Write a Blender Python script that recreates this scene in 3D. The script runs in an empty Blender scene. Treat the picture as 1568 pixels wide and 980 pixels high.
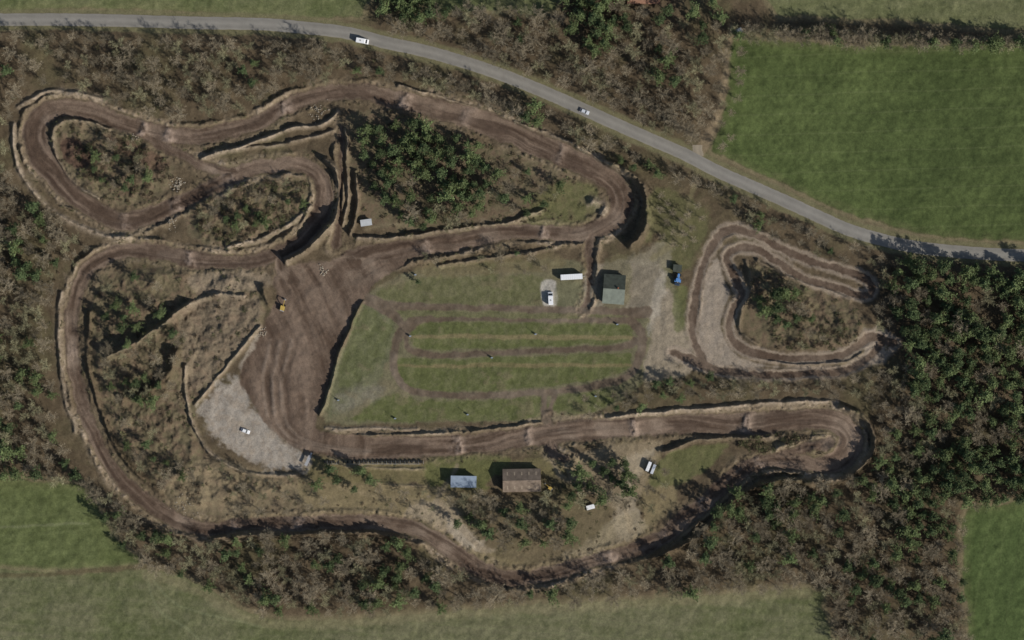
import bpy, math, random
import numpy as np
from mathutils import Vector, Matrix
random.seed(7); np.random.seed(7)
S=0.3
def W(px,py): return ((px-784)*S,(490-py)*S)
scene=bpy.context.scene
root=scene.collection
# ------------------------------------------------------------ colours
def lin(c):
    c=c/255.0
    return c/12.92 if c<=0.04045 else ((c+0.055)/1.055)**2.4
def K(r,g,b): return np.array([lin(r),lin(g),lin(b)])
# ------------------------------------------------------------ noise
_tabs={}
def vnoise(x,y,seed=0):
    if seed not in _tabs:
        _tabs[seed]=np.random.RandomState(seed+100).rand(256,256)
    T=_tabs[seed]
    xi=np.floor(x).astype(np.int64); yi=np.floor(y).astype(np.int64)
    fx=x-xi; fy=y-yi
    fx=fx*fx*(3-2*fx); fy=fy*fy*(3-2*fy)
    x0=xi&255; x1=(xi+1)&255; y0=yi&255; y1=(yi+1)&255
    return (T[x0,y0]*(1-fx)+T[x1,y0]*fx)*(1-fy)+(T[x0,y1]*(1-fx)+T[x1,y1]*fx)*fy
def fbm(x,y,scale,seed=0,octv=4,rough=0.55):
    a=1.0; tot=0; out=0
    f=1.0/scale
    for i in range(octv):
        out=out+a*(vnoise(x*f+i*17.3,y*f+i*9.1,seed+i)-0.5)*2
        tot+=a; a*=rough; f*=2.03
    return out/tot*1.6
def ss(a,b,x):
    t=np.clip((x-a)/(b-a),0,1)
    return t*t*(3-2*t)
# ------------------------------------------------------------ grid
X0,X1,Y0,Y1=-120,1688,-120,1100
ST=1.35
NX=int((X1-X0)/ST)+1; NY=int((Y1-Y0)/ST)+1
xs=np.linspace(X0,X1,NX); ys=np.linspace(Y0,Y1,NY)
GX,GY=np.meshgrid(xs,ys)
def smooth(pts,n=5,closed=False):
    P=[tuple(p) for p in pts]
    out=[]
    N=len(P)
    rng=range(N) if closed else range(N-1)
    for i in rng:
        if closed: p0,p1,p2,p3=P[(i-1)%N],P[i],P[(i+1)%N],P[(i+2)%N]
        else: p0,p1,p2,p3=P[max(i-1,0)],P[i],P[i+1],P[min(i+2,N-1)]
        for k in range(n):
            t=k/n
            out.append(tuple(0.5*((2*b)+(-a+c)*t+(2*a-5*b+4*c-d)*t*t+(-a+3*b-3*c+d)*t**3) for a,b,c,d in zip(p0,p1,p2,p3)))
    if not closed: out.append(P[-1])
    return out
def polydist(pts,R=45,wd=0.0,closed=False):
    E=np.full(GX.shape,1e3); A=np.zeros(GX.shape); L=np.zeros(GX.shape)
    s=0.0
    n=len(pts)
    for i in range(n if closed else n-1):
        p=pts[i]; q=pts[(i+1)%n]
        w0=p[2] if len(p)>2 else wd; w1=q[2] if len(q)>2 else wd
        xa,xb=min(p[0],q[0])-R,max(p[0],q[0])+R
        ya,yb=min(p[1],q[1])-R,max(p[1],q[1])+R
        i0=max(int((xa-X0)/ST),0); i1=min(int((xb-X0)/ST)+2,NX)
        j0=max(int((ya-Y0)/ST),0); j1=min(int((yb-Y0)/ST)+2,NY)
        dx,dy=q[0]-p[0],q[1]-p[1]; l2=dx*dx+dy*dy
        if l2<1e-9: continue
        l=math.sqrt(l2)
        if i1>i0 and j1>j0:
            x=WX[j0:j1,i0:i1]-p[0]; y=WY[j0:j1,i0:i1]-p[1]
            t=np.clip((x*dx+y*dy)/l2,0,1)
            d=np.hypot(x-t*dx,y-t*dy)
            lat=(x*dy-y*dx)/l
            e=d-(w0+(w1-w0)*t)
            m=e<E[j0:j1,i0:i1]
            E[j0:j1,i0:i1][m]=e[m]
            A[j0:j1,i0:i1][m]=(s+t*l)[m]
            L[j0:j1,i0:i1][m]=lat[m]
        s+=l
    return E,A,L
def sdf(poly,R=40,sm=True):
    P=smooth(poly,3,True) if sm else poly
    E,_,_=polydist(P,R,0,True)
    px=[p[0] for p in P]; py=[p[1] for p in P]
    i0=max(int((min(px)-6-X0)/ST),0); i1=min(int((max(px)+6-X0)/ST)+2,NX)
    j0=max(int((min(py)-6-Y0)/ST),0); j1=min(int((max(py)+6-Y0)/ST)+2,NY)
    ins=np.zeros(GX.shape,bool)
    if i1<=i0 or j1<=j0: return E
    wx=WX[j0:j1,i0:i1]; wy=WY[j0:j1,i0:i1]; sub=np.zeros(wx.shape,bool)
    n=len(P)
    for i in range(n):
        xa,ya=P[i][:2]; xb,yb=P[(i+1)%n][:2]
        if ya==yb: continue
        sub^=((ya>wy)!=(yb>wy))&(wx<(xb-xa)*(wy-ya)/(yb-ya)+xa)
    ins[j0:j1,i0:i1]=sub
    return np.where(ins,-E,E)
w1=fbm(GX,GY,28,1,3); w2=fbm(GX,GY,28,11,3)
WX=GX+w1*2.0; WY=GY+w2*2.0
nA=fbm(GX,GY,60,21); nB=fbm(GX,GY,14,31); nC=fbm(GX,GY,5,41,3); nD=fbm(GX,GY,180,51); nE=fbm(GX,GY,9,61,4,0.7)
rs=np.random.RandomState(3).rand(*GX.shape)-0.5
# ------------------------------------------------------------ map features
road_pts=[(-140,26),(-40,29),(0,30),(100,30),(200,32),(300,35),(400,37),(470,43),(530,50),(590,65),(650,78),(700,92),(750,108),(800,127),(850,148),(890,166),(950,193),(1000,215),(1050,237),(1100,263),(1150,285),(1200,307),(1250,330),(1300,352),(1350,367),(1400,378),(1450,384),(1500,388),(1568,391),(1700,392)]
main=[(520,682,18),(560,686,17),(640,685,16),(720,679,15),(800,671,15),(850,664,16),(900,658,16),(970,654,14),(1050,649,14),(1130,649,17),(1200,645,16),(1260,643,16),(1290,652,18),(1302,676,19),(1290,700,18),(1262,712,14),(1220,707,12),(1175,706,12),(1142,716,13),(1112,742,13),(1082,767,13),(1052,792,14),(1025,815,13),(990,835,13),(940,851,11),(890,864,11),(840,880,11),(790,886,12),(745,876,13),(705,853,13),(672,828,13),(640,811,12),(600,802,12),(540,801,12),(480,801,11),(420,801,10),(370,803,10),(315,811,11),(270,797,12),(230,772,12),(190,737,11),(160,700,10),(137,652,10),(121,600,10),(112,550,10),(110,500,10),(117,450,10),(130,418,12),(155,397,12),(190,384,12),(240,386,11),(290,397,12),(340,400,11),(390,398,11),(430,387,12),(467,362,13),(491,330,13),(497,295,13),(484,264,12),(455,252,12),(415,254,12),(370,263,12),(330,285,12),(300,300,12),(270,313,12),(230,330,13),(190,339,14),(150,325,14),(110,297,15),(78,262,17),(58,230,18),(54,195,18),(75,170,15),(110,164,14),(150,174,14),(200,192,13),(250,205,14),(300,208,13),(350,200,12),(400,185,11),(430,167,11),(470,150,11),(520,141,11),(570,144,12),(620,155,14),(680,169,16),(740,187,17),(800,212,17),(860,237,17),(910,262,17),(942,285,17),(953,310,17),(942,335,14),(915,350,12),(880,358,11),(830,355,12),(780,357,12),(730,365,13),(680,374,14),(630,382,15),(580,390,18),(545,405,24)]
links=[[(425,392,10),(430,410,9),(440,425,9)],[(210,190,6),(232,212,8),(280,240,7),(345,262,8),(385,258,8)],
 [(516,374,8),(520,330,3),(523,280,3),(522,240,4),(522,195,4)],[(905,352,9),(903,380,7),(904,410,5),(900,455,5),(893,474,5)],
 [(838,645,7),(842,665,9),(848,695,9),(870,702,6)],[(1110,742,9),(1140,722,9),(1220,690,7),(1270,680,8)]]
plaza=[(528,392),(600,398),(622,402),(580,430),(556,458),(522,525),(503,585),(488,638),(492,660),(560,668),(560,700),(500,698),(470,692),(440,678),(405,645),(378,605),(368,575),(385,535),(408,490),(425,455),(418,425),(450,405),(500,400)]
kart=[[(1078,556,6),(1062,520,5.5),(1063,470,6),(1074,412,5.5),(1093,372,6),(1118,351,6),(1160,361,5),(1205,385,5),(1250,403,5),(1300,417,5),(1330,430,6),(1334,446,6),(1318,452,5),(1280,441,5),(1230,425,5),(1192,400,5),(1162,383,5),(1132,379,5),(1112,393,5),(1122,422,5),(1136,450,5),(1122,478,5),(1117,508,5.5),(1138,535,6),(1180,546,5),(1240,548,5),(1288,545,5),(1315,528,5.5),(1340,516,7),(1368,527,6)],
 [(1030,540,6),(1078,558,7),(1120,571,5),(1180,574,5),(1240,571,5),(1290,569,5),(1330,548,5),(1352,524,6)]]
pad_roads=[[(560,456,8),(590,466,7),(640,470,5),(720,471,4.5),(800,472,4.5),(880,474,4.5),(950,478,6),(990,478,9)],
 [(965,490,5),(900,490,3),(820,490,2.5),(740,489,2.5),(660,489,3.5),(630,492,5.5),(611,510,6),(603,545,5.5),(608,578,5.5),(628,598,5.5),(680,605,4.5),(760,604,4.5),(830,601,4.5),(900,593,5),(950,581,5.5),(974,562,6),(984,530,7),(980,505,7),(965,490,6)],
 [(640,492,4),(624,505,4),(622,524,4),(636,539,4.5),(680,544,4),(760,541,4),(850,536,4),(920,534,4),(960,530,5),(976,520,6)],
 [(560,458,8),(600,480,7),(615,495,6)],[(836,600,4),(832,618,4),(836,645,6)],[(852,598,3),(844,615,3),(838,640,5)]]
E_main=np.full(GX.shape,1e3); A_m=np.zeros(GX.shape); L_m=np.zeros(GX.shape)
for k,ln in enumerate([main]+links):
    e,a,l=polydist(smooth(ln,5),45)
    m=e<E_main
    E_main[m]=e[m]; A_m[m]=a[m]+k*5000; L_m[m]=l[m]
E_kart=np.full(GX.shape,1e3)
for r in kart:
    e,_,_=polydist(smooth(r,5),30); E_kart=np.minimum(E_kart,e)
E_pad=np.full(GX.shape,1e3)
for r in pad_roads:
    e,_,_=polydist(smooth(r,5),30); E_pad=np.minimum(E_pad,e)
E_road,A_road,_=polydist(smooth([(x,y,10.5) for x,y in road_pts],4),60)
E_plaza=sdf(plaza)
# ------------------------------------------------------------ paint ground colour
C=np.zeros(GX.shape+(3,))
C[:]=K(84,73,57)
def paint(m,col):
    global C
    C=C*(1-m[...,None])+np.asarray(col)*m[...,None]
paint(ss(-0.2,0.6,nB)*0.5,K(102,89,70)); paint(ss(0.0,0.8,nA)*0.4,K(86,84,58)); paint(ss(0.1,0.7,nC)*0.35,K(66,56,43))
def pp(poly,col,soft=3,amt=1.0,ns=2.5,brk=0.0):
    d=sdf(poly)+nB*ns+nC*ns*0.6
    m=ss(soft,-soft,d)*amt
    if brk: m=m*(1-brk*ss(-0.3,0.5,nE))
    paint(m,col); return d
for poly in [[(150,420),(290,410),(400,420),(400,500),(330,590),(300,650),(330,710),(470,740),(500,790),(310,795),(240,745),(170,660),(135,560),(135,470)],
             [(85,190),(150,185),(230,215),(270,270),(220,310),(160,310),(100,260)],
             [(300,300),(380,275),(470,270),(485,310),(450,360),(370,380),(300,370),(280,330)],
             [(530,180),(600,175),(760,225),(880,270),(900,330),(820,345),(660,350),(560,350),(545,280)],
             [(1150,400),(1200,420),(1310,470),(1325,520),(1280,535),(1190,535),(1140,505),(1150,450)]]:
    pp(poly,K(96,82,66),4,0.85,4)
    pp(poly,K(122,108,88),4,0.55,4,0.9)
    pp(poly,K(84,82,58),4,0.5,5,1.0)
pp([(285,470),(390,455),(395,500),(340,560),(300,600),(280,560)],K(118,104,88),5,0.6,5,0.4)
pp([(255,740),(330,700),(460,735),(520,760),(500,790),(350,790),(270,780)],K(124,111,88),5,0.7,5,0.4)
pp([(300,420),(400,415),(412,440),(330,450),(290,440)],K(132,118,100),4,0.7,4,0.3)
def fieldcol(poly,c1,c2,ang,per,amt=0.12,soft=2.5,ns=2.0):
    d=sdf(poly)+nB*ns
    m=ss(soft,-soft,d)
    paint(ss(12,2,d)*0.8*(1-m),K(114,105,80))
    f=GX*math.cos(ang)+GY*math.sin(ang)
    st=0.5+0.5*np.sin(f/per*2*math.pi+nA*0.3)
    g=fbm(f*1.0,(GX*math.sin(ang)-GY*math.cos(ang))*0.06,6,201,3)
    n=np.clip(0.5+0.45*nA+0.35*nD+0.2*nE+0.08*(st-0.5)+0.18*nC+0.22*g,0,1)[...,None]
    col=K(*c1)*(1-n)+K(*c2)*n
    lineM=ss(0.985,1.0,st)*amt
    col=col*(1-lineM[...,None])+K(106,110,76)*lineM[...,None]
    edgeM=(ss(-16,0,d)*0.35*np.clip(0.7+nB*0.5,0,1))
    col=col*(1-edgeM[...,None])+K(106,103,72)*edgeM[...,None]
    global C
    C=C*(1-m[...,None])+col*m[...,None]
    return d
fieldcol([(1124,60),(1250,66),(1400,72),(1690,82),(1690,370),(1568,368),(1450,363),(1350,342),(1250,305),(1180,272),(1110,240),(1092,232),(1106,180),(1116,110)],(66,76,43),(80,90,52),math.radians(88),30,0.22)
fieldcol([(1170,-130),(1700,-130),(1700,38),(1400,32),(1240,24),(1180,8)],(92,95,64),(104,104,75),math.radians(85),20)
fieldcol([(-130,-130),(555,-130),(558,10),(540,24),(480,26),(300,18),(100,12),(-130,13)],(86,92,58),(102,103,72),math.radians(86),25)
fieldcol([(650,-130),(850,-130),(850,12),(760,14),(640,6)],(88,93,61),(100,100,71),math.radians(80),25)
fieldcol([(-130,742),(60,738),(125,745),(150,778),(180,828),(215,862),(120,872),(-130,880)],(78,85,51),(93,99,63),math.radians(86),28)
fieldcol([(-130,890),(120,880),(225,872),(300,893),(400,945),(560,946),(760,930),(1000,917),(1240,903),(1258,930),(1275,990),(1275,1110),(-130,1110)],(86,90,59),(102,100,75),math.radians(94),22,0.35)
fieldcol([(1482,782),(1530,775),(1700,772),(1700,1110),(1500,1110),(1482,960),(1474,850)],(70,82,47),(83,94,56),math.radians(10),25)
for p in ([(0,806,1.2),(60,805,1.2),(135,801,1.2)],[(225,880,1.5),(240,930,1.5),(300,975,1.5),(330,1010,1.5)],[(235,890,1.2),(280,930,1.2),(400,960,1.2)]):
    e,_,_=polydist(smooth(p,4),20); paint(ss(2,-1,e+nC)*0.45,K(116,118,88))
paint(ss(9,2,E_road+nB*2)*0.8,K(114,106,82)); paint(ss(5,1,E_road-3+nC*2)*0.5,K(96,95,66))
# dead grass / yards
pp([(455,735),(520,735),(660,745),(700,765),(740,840),(850,862),(930,840),(985,800),(960,740),(975,690),(1010,700),(1040,760),(980,820),(890,855),(800,868),(740,862),(690,825),(640,795),(560,785),(480,780)],K(124,112,84),5,0.85,4,0.25)
pp([(680,745),(760,760),(900,760),(960,790),(900,850),(800,860),(730,830)],K(110,99,76),5,0.7,4,0.4)
pp([(480,702),(660,710),(700,712),(880,700),(880,725),(760,728),(740,760),(660,742),(560,738),(480,735)],K(108,100,70),3,0.85,3,0.3)
pp([(660,700),(770,698),(780,712),(745,740),(745,748),(660,742)],K(88,90,55),3,0.8)
pp([(870,700),(1000,672),(1010,690),(985,745),(960,790),(920,765),(880,740)],K(136,122,99),4,0.8,3,0.3)
pp([(955,700),(1000,690),(985,720),(965,740),(985,800),(960,830),(940,800),(950,750)],K(152,140,120),5,0.7,5,0.2)
pp([(860,850),(900,830),(950,790),(980,790),(985,815),(940,835),(900,850)],K(142,130,106),4,0.6,4)
pp([(1022,695),(1060,683),(1112,680),(1100,700),(1060,735),(1000,748),(1000,725)],K(92,93,60),3,0.9,2,0.2)
pp([(640,765),(690,775),(735,830),(760,845),(720,845),(680,810),(620,790)],K(148,134,113),4,0.75,4)
pp([(690,790),(740,830),(730,845),(690,815)],K(160,148,130),3,0.8,3)
# paddock
pp([(575,440),(640,412),(700,408),(800,400),(890,400),(900,440),(1010,390),(1030,420),(1060,560),(985,585),(930,625),(840,645),(720,645),(600,648),(500,645),(500,600),(520,540),(560,465)],K(104,99,76),3,0.95)
gd=K(86,90,55)
pp([(578,445),(640,425),(760,420),(830,425),(832,466),(700,466),(600,463)],K(92,92,62),3,0.85,3,0.4)
pp([(640,405),(760,398),(850,388),(860,412),(760,420),(650,425)],K(108,98,72),3,0.7,3,0.3)
pp([(600,477),(760,478),(960,483),(960,488),(640,488)],K(94,93,64),1.5,0.8,1,0.3)
pp([(636,494),(760,494),(955,497),(966,508),(955,524),(800,531),(700,535),(640,533),(628,515)],gd,2,0.95,1.5,0.3)
pp([(612,549),(700,550),(850,543),(955,540),(966,548),(958,566),(900,584),(760,597),(650,598),(620,590),(611,570)],gd,2,0.95,1.5,0.28)
pp([(540,640),(600,600),(640,612),(760,611),(830,608),(830,640),(720,644),(600,645)],gd,2.5,0.95,2.5,0.3)
pp([(845,610),(930,598),(940,612),(910,632),(845,636)],gd,2.5,0.9,2,0.3)
pp([(560,470),(600,490),(598,530),(590,560),(560,600),(505,640),(505,600),(528,530)],K(96,96,72),3,0.85,3)
pp([(560,475),(594,492),(592,530),(570,570),(520,590),(535,515)],K(90,93,61),4,0.8,4,0.4)
pp([(516,604),(570,590),(594,596),(560,620),(510,632)],K(124,118,104),5,0.55,4,0.4)
pp([(640,558),(950,556),(950,561),(640,563)],K(118,105,77),1.5,0.7,1)
pp([(640,512),(960,514),(960,520),(640,518)],K(120,108,80),1.5,0.75,1)
inpad=ss(3,-3,sdf([(575,440),(700,405),(890,400),(980,480),(985,585),(930,630),(720,645),(500,645),(520,540)]))
paint(inpad*ss(0.35,0.9,nB+0.5*nA)*0.4,K(112,101,80)); paint(inpad*ss(0.3,0.9,-nB+0.4*nC)*0.35,K(76,80,48))
# gravels
pp([(895,420),(925,402),(1000,396),(1020,400),(1008,440),(985,478),(930,478),(895,470)],K(120,111,96),3,0.9)
pp([(925,400),(965,396),(960,470),(924,470)],K(98,94,68),3,0.5)
pp([(992,475),(1022,440),(1045,500),(1062,560),(1030,577),(990,583),(988,555),(1000,520)],K(138,126,108),4,0.9,3)
pp([(1005,425),(1022,405),(1018,450),(998,500),(990,510)],K(148,140,126),4,0.7,4)
pp([(1032,440),(1052,440),(1048,500),(1032,505)],K(90,93,58),3,0.7,3)
pp([(828,432),(850,430),(852,466),(830,466)],K(166,160,150),2,0.8,1)
pp([(852,435),(888,433),(888,466),(852,466)],K(100,99,76),2,0.6,1)
pad=[(328,600),(366,575),(378,606),(404,645),(440,680),(466,692),(470,716),(430,720),(380,700),(332,672),(308,636)]
pp(pad,K(138,127,113),8,0.9,8)
pp(pad,K(154,146,134),6,0.7,8,0.9)
pp([(370,560),(385,520),(412,498),(418,508),(385,545),(372,580)],K(156,144,128),3,0.8,3,0.3)
pp([(1072,560),(1070,500),(1080,425),(1098,395),(1108,430),(1120,448),(1106,480),(1106,512),(1130,545),(1180,560),(1250,560),(1120,562)],K(146,134,119),2.5,0.9,2,0.25)
pp([(1000,290),(1050,300),(1085,330),(1062,400),(1030,420),(1005,395),(1010,350),(990,370)],K(92,90,61),5,0.9,4,0.25)
pp([(985,385),(1015,370),(1030,395),(1010,410),(960,400)],K(126,118,100),4,0.7,4)
pp([(838,285),(890,278),(918,295),(905,335),(860,345),(800,342)],K(94,93,61),4,0.85,3,0.3)
pp([(1325,505),(1360,505),(1370,535),(1345,560),(1325,545)],K(148,136,122),4,0.7,3)
e,_,_=polydist(smooth([(1118,40,3),(1114,90,4),(1108,140,5),(1092,190,6),(1072,232,9)],5),40); paint(ss(3,-2,e+nC*2)*0.8,K(128,113,90))
e,_,_=polydist(smooth([(-130,886,3),(60,880,3),(150,874,3),(222,868,3)],5),40); paint(ss(2,-1,e+nC)*0.7,K(84,76,55))
e,_,_=polydist(smooth([(225,880,3),(300,905,3),(400,953,3),(560,950,3),(760,936,3),(1000,922,3),(1240,908,3)],5),40); paint(ss(10,-1,e+nB*4)*0.5,K(122,114,88))
for p,c in (([(700,712,3),(690,735,3),(672,765,4),(700,800,5),(740,845,5)],(138,124,102)),([(845,700,4),(860,730,4),(900,745,4),(950,770,3),(968,820,4)],(142,128,104)),
            ([(520,745,3),(580,760,3),(640,768,4)],(132,118,92)),([(170,640,2),(230,660,2),(260,690,2)],(124,110,86)),([(270,620,2),(300,540,2),(290,480,2)],(128,114,92)),
            ([(1000,395,5),(1030,370,4),(1050,330,3),(1066,260,3)],(116,108,80)),([(560,352,2),(600,345,2),(650,350,2)],(128,116,92))):
    e,_,_=polydist(smooth(p,5),25); paint(ss(3,-2,e+nB*2+nC)*0.6,K(*c))
# ------------------------------------------------------------ heights
H=nD*0.35+nA*0.25
rough=ss(0,10,E_main)*ss(0,8,E_kart)
H+=rough*nB*0.25
scrubpolys=[[(150,420),(290,410),(400,430),(400,500),(330,590),(300,650),(330,710),(460,740),(300,780),(240,745),(170,660),(140,560),(140,470)],[(85,190),(150,185),(230,215),(270,270),(220,310),(160,310),(100,260)],[(300,300),(380,275),(470,280),(450,350),(370,380),(300,370)],[(1150,400),(1200,420),(1310,470),(1325,520),(1280,535),(1190,535),(1150,450)],[(1180,660),(1290,680),(1260,700),(1170,695),(1110,680)]]
for p in scrubpolys:
    d=sdf(p); m=ss(2,-14,d)
    H+=m*(1.2+nA*1.4+nB*0.6+nE*0.35)
mod=np.clip(0.55+1.0*fbm(GX,GY,40,71,3),0.0,1.7)
outer=ss(-3,3,L_m)*0.62+0.38
Eb=E_main+nB*2.6+nC*1.2
berm=np.exp(-((Eb-6)/3.6)**2)*mod*outer*ss(-1,5,E_plaza)*ss(0,4,E_main+1)*ss(-1,5,E_road)
H+=berm*1.6
H+=ss(0,3,E_main)*ss(14,6,E_main)*ss(-1,3,E_plaza)*(nC*0.35+nE*0.3)
bermK=np.exp(-((E_kart+nC*1.0-3.5)/2.3)**2)*np.clip(0.3+0.8*fbm(GX,GY,26,77,2),0.0,1.2)*ss(0,3,E_kart+0.5)
H+=bermK*0.45
bandc=ss(-0.5,3,E_main)*ss(15,4,E_main+nB*6+nC*4)*ss(-1,3,E_plaza)
paint(bandc*outer*0.95*np.clip(0.65+nA*0.6,0.1,1),K(131,116,96))
paint(bandc*ss(0.0,0.5,nE)*0.6,K(100,90,69))
paint(bandc*ss(0.1,0.6,nC)*ss(-0.2,0.5,nA)*outer*0.6,K(158,142,124))
paint(ss(8,2,E_kart+nC*2+nB*2)*0.75,K(142,128,112))
ridges=[([(930,250),(958,262),(980,280),(990,305),(990,335),(982,358),(966,376)],8.0,5.5,0.1),
 ([(1285,622),(1315,632),(1334,655),(1337,685),(1322,712),(1292,731),(1250,738),(1200,735),(1165,742)],5.8,4.5,0.1),
 ([(1165,742),(1130,762),(1100,792),(1070,820),(1040,838),(1000,855)],4.4,4.5,0.0),
 ([(500,245),(516,262),(523,295),(516,332),(494,362),(462,388),(436,402)],5.8,3.8,0.3),
 ([(556,462),(526,525),(508,585),(492,634)],2.4,2.0,0.1),
 ([(500,664),(560,667),(640,665),(720,660),(790,652),(828,648)],1.9,2.0,0.1),
 ([(500,655),(560,656),(640,657)],0.8,2.0,0.8),
 ([(140,480),(134,540),(146,600),(168,660),(200,712),(245,752)],2.6,4.0,0.0),
 ([(168,545),(205,530),(245,500),(292,466)],6.0,4.5,0.2),
 ([(190,610),(230,600),(262,570),(270,540)],4.0,6,0.0),
 ([(290,466),(330,452),(375,455)],2.0,3.0,0.5),
 ([(310,241),(360,228),(410,210),(450,197),(490,192),(518,172)],2.4,2.6,0.9),
 ([(330,232),(400,225),(470,213),(510,200)],1.8,2.5,0.5),
 ([(546,262),(548,310),(538,360)],3.0,2.5,0.2),
 ([(530,200),(532,250),(534,300),(524,345)],2.2,2.2,0.4),
 ([(548,366),(620,362),(700,350),(770,343),(830,322)],2.2,3.0,0.4),
 ([(1008,690),(1025,690),(1060,674),(1120,671),(1180,668)],2.8,3.0,0.2),
 ([(930,640),(1010,630),(1100,624),(1200,616),(1280,614)],2.0,3.0,0.95),
 ([(285,560),(286,610),(298,655),(322,692),(380,722),(455,728)],1.8,2.4,0.5),
 ([(300,620),(340,570),(380,520),(398,500)],1.6,2.4,0.6),
 ([(610,130),(680,150),(760,178),(840,205),(920,245)],2.0,2.4,0.4),
 ([(350,378),(400,366),(440,345),(478,315)],2.0,3.0,0.9),
 ([(80,210),(90,190),(120,184),(170,194)],2.4,3.0,0.3),
 ([(80,210),(86,245),(115,282),(150,305)],1.6,3.0,0.5),
 ([(402,440),(412,466)],3.4,5.0,0.0),
 ([(672,408),(720,400),(800,388),(850,380)],1.8,2.5,0.3),
 ([(1142,400),(1150,440),(1135,480),(1135,510),(1160,528)],1.8,3.0,0.2),
 ([(1160,398),(1200,420),(1260,440),(1300,460)],1.5,3.0,0.2),
 ([(1140,540),(1200,556),(1290,556),(1320,540)],1.2,2.0,0.3),
 ([(330,822),(420,818),(520,815),(590,818),(640,835)],3.4,3.6,0.0),
 ([(20,190),(24,240),(48,290),(90,330),(150,358),(200,362)],1.6,3.5,0.8),
 ([(30,165),(70,140),(120,142),(160,152)],1.4,3.5,0.8),
 ([(94,450),(90,520),(98,600),(116,660)],1.2,3.5,0.6),
 ([(520,710),(560,716),(650,718)],0.9,2.0,0.4),
 ([(560,735),(600,742),(650,745)],0.8,2.0,0.2),
 ([(905,310),(925,318),(922,338)],2.4,6.0,0.9)]
for pts,h,sg,cs in ridges:
    e,a,l=polydist(smooth(pts,4),40)
    e=e+nC*0.8
    g=np.exp(-(e/sg)**2)*ss(-3,3,E_main)*ss(-3,2,E_plaza)*ss(-1,3,E_kart)
    hh=h*np.clip(1+0.35*nB+0.15*nC,0.3,1.5)
    H=H+g*hh
    if cs>0:
        gc=np.exp(-(e/(sg*1.4))**2)*ss(-2,3,E_main)
        paint(np.clip(gc*cs*(0.75+0.6*nC+0.3*nB),0,0.85),K(154,139,120))
    else:
        gc=np.exp(-(e/(sg*1.5))**2)*ss(0,3,E_main)
        paint(np.clip(gc*0.6,0,0.9),K(84,72,56))
pp([(92,222),(112,212),(140,228),(150,245),(130,258),(100,245)],K(78,61,51),3,0.9,2)
pp([(165,205),(225,228),(262,250),(240,262),(190,235)],K(84,66,55),3,0.7,2)
# dirt surfaces
wander=fbm(A_m,A_m*0,160,141,3)*6
Lw=L_m+wander
streak=fbm(A_m,Lw*13,90,81,3); streak2=fbm(A_m,Lw*22,170,91,3); fine=fbm(A_m*1.0,Lw*5,22,95,3)
dirt=ss(2.0,-2.0,E_main+nC*2.2+nB*1.8)
n=np.clip(0.5+0.8*streak+0.35*nA+0.15*nC,0,1)[...,None]
dcol=K(79,65,54)*(1-n)+K(114,98,84)*n
n2=np.clip(ss(0.3,0.9,fbm(A_m,Lw*1.2,60,99,3))*0.55,0,1)[...,None]
dcol=dcol*(1-n2)+K(140,124,108)*n2
n3=np.clip(ss(0.05,0.6,streak2)*0.65,0,1)[...,None]
dcol=dcol*(1-n3)+K(66,53,44)*n3
wet=np.clip(ss(0.25,0.8,fbm(GX,GY,38,301,3))*0.45,0,1)[...,None]
dcol=dcol*(1-wet)+K(70,57,48)*wet
ed=np.clip(ss(-6,0,E_main+nB*2)*0.45*(0.6+nC*0.6),0,1)[...,None]
dcol=dcol*(1-ed)+K(126,111,95)*ed
C=C*(1-dirt[...,None])+dcol*dirt[...,None]
jumps=[(705,680,1.3),(812,668,1.0),(648,380,.9),(968,654,1.3),(1142,648,1.2),(832,354,1.2),(220,196,1.1),(262,206,1.2),(620,152,1.3),(720,182,.6),(865,240,.7),(292,397,1.0),(190,338,.5),(452,800,1.3),(360,803,.8),(112,540,.5),(1075,772,.8),(1010,826,.6),(930,853,1.2),(1160,708,.9),(440,160,1.2),(350,272,.7),(270,312,1.0)]
mp=smooth(main,5)
cum=[0]
for i in range(1,len(mp)): cum.append(cum[-1]+math.hypot(mp[i][0]-mp[i-1][0],mp[i][1]-mp[i-1][1]))
inmain=(A_m<4990)
random.seed(17)
for jx,jy,jh in jumps:
    k=min(range(len(mp)),key=lambda i:(mp[i][0]-jx)**2+(mp[i][1]-jy)**2)
    ds=A_m-cum[k]+nB*4.0+nC*2+random.uniform(-.2,.2)*L_m
    near=(np.hypot(GX-jx,GY-jy)<34)&inmain
    wdt=random.uniform(4.5,9.5)
    fall=ss(2,-5,E_main+nB*2)
    g=np.where(near,np.exp(-(ds/wdt)**2),0)*fall
    H+=g*jh*0.9
    gg=np.where(near,np.exp(-(((ds)/(wdt*1.25))**2)),0)*fall*np.clip(0.75+0.7*nC+0.5*nB,0,1)
    paint(gg*min(0.65,0.45*jh+0.08),K(158,140,125))
H-=dirt*0.15
H+=dirt*(streak2*0.18+fine*0.10)
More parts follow.
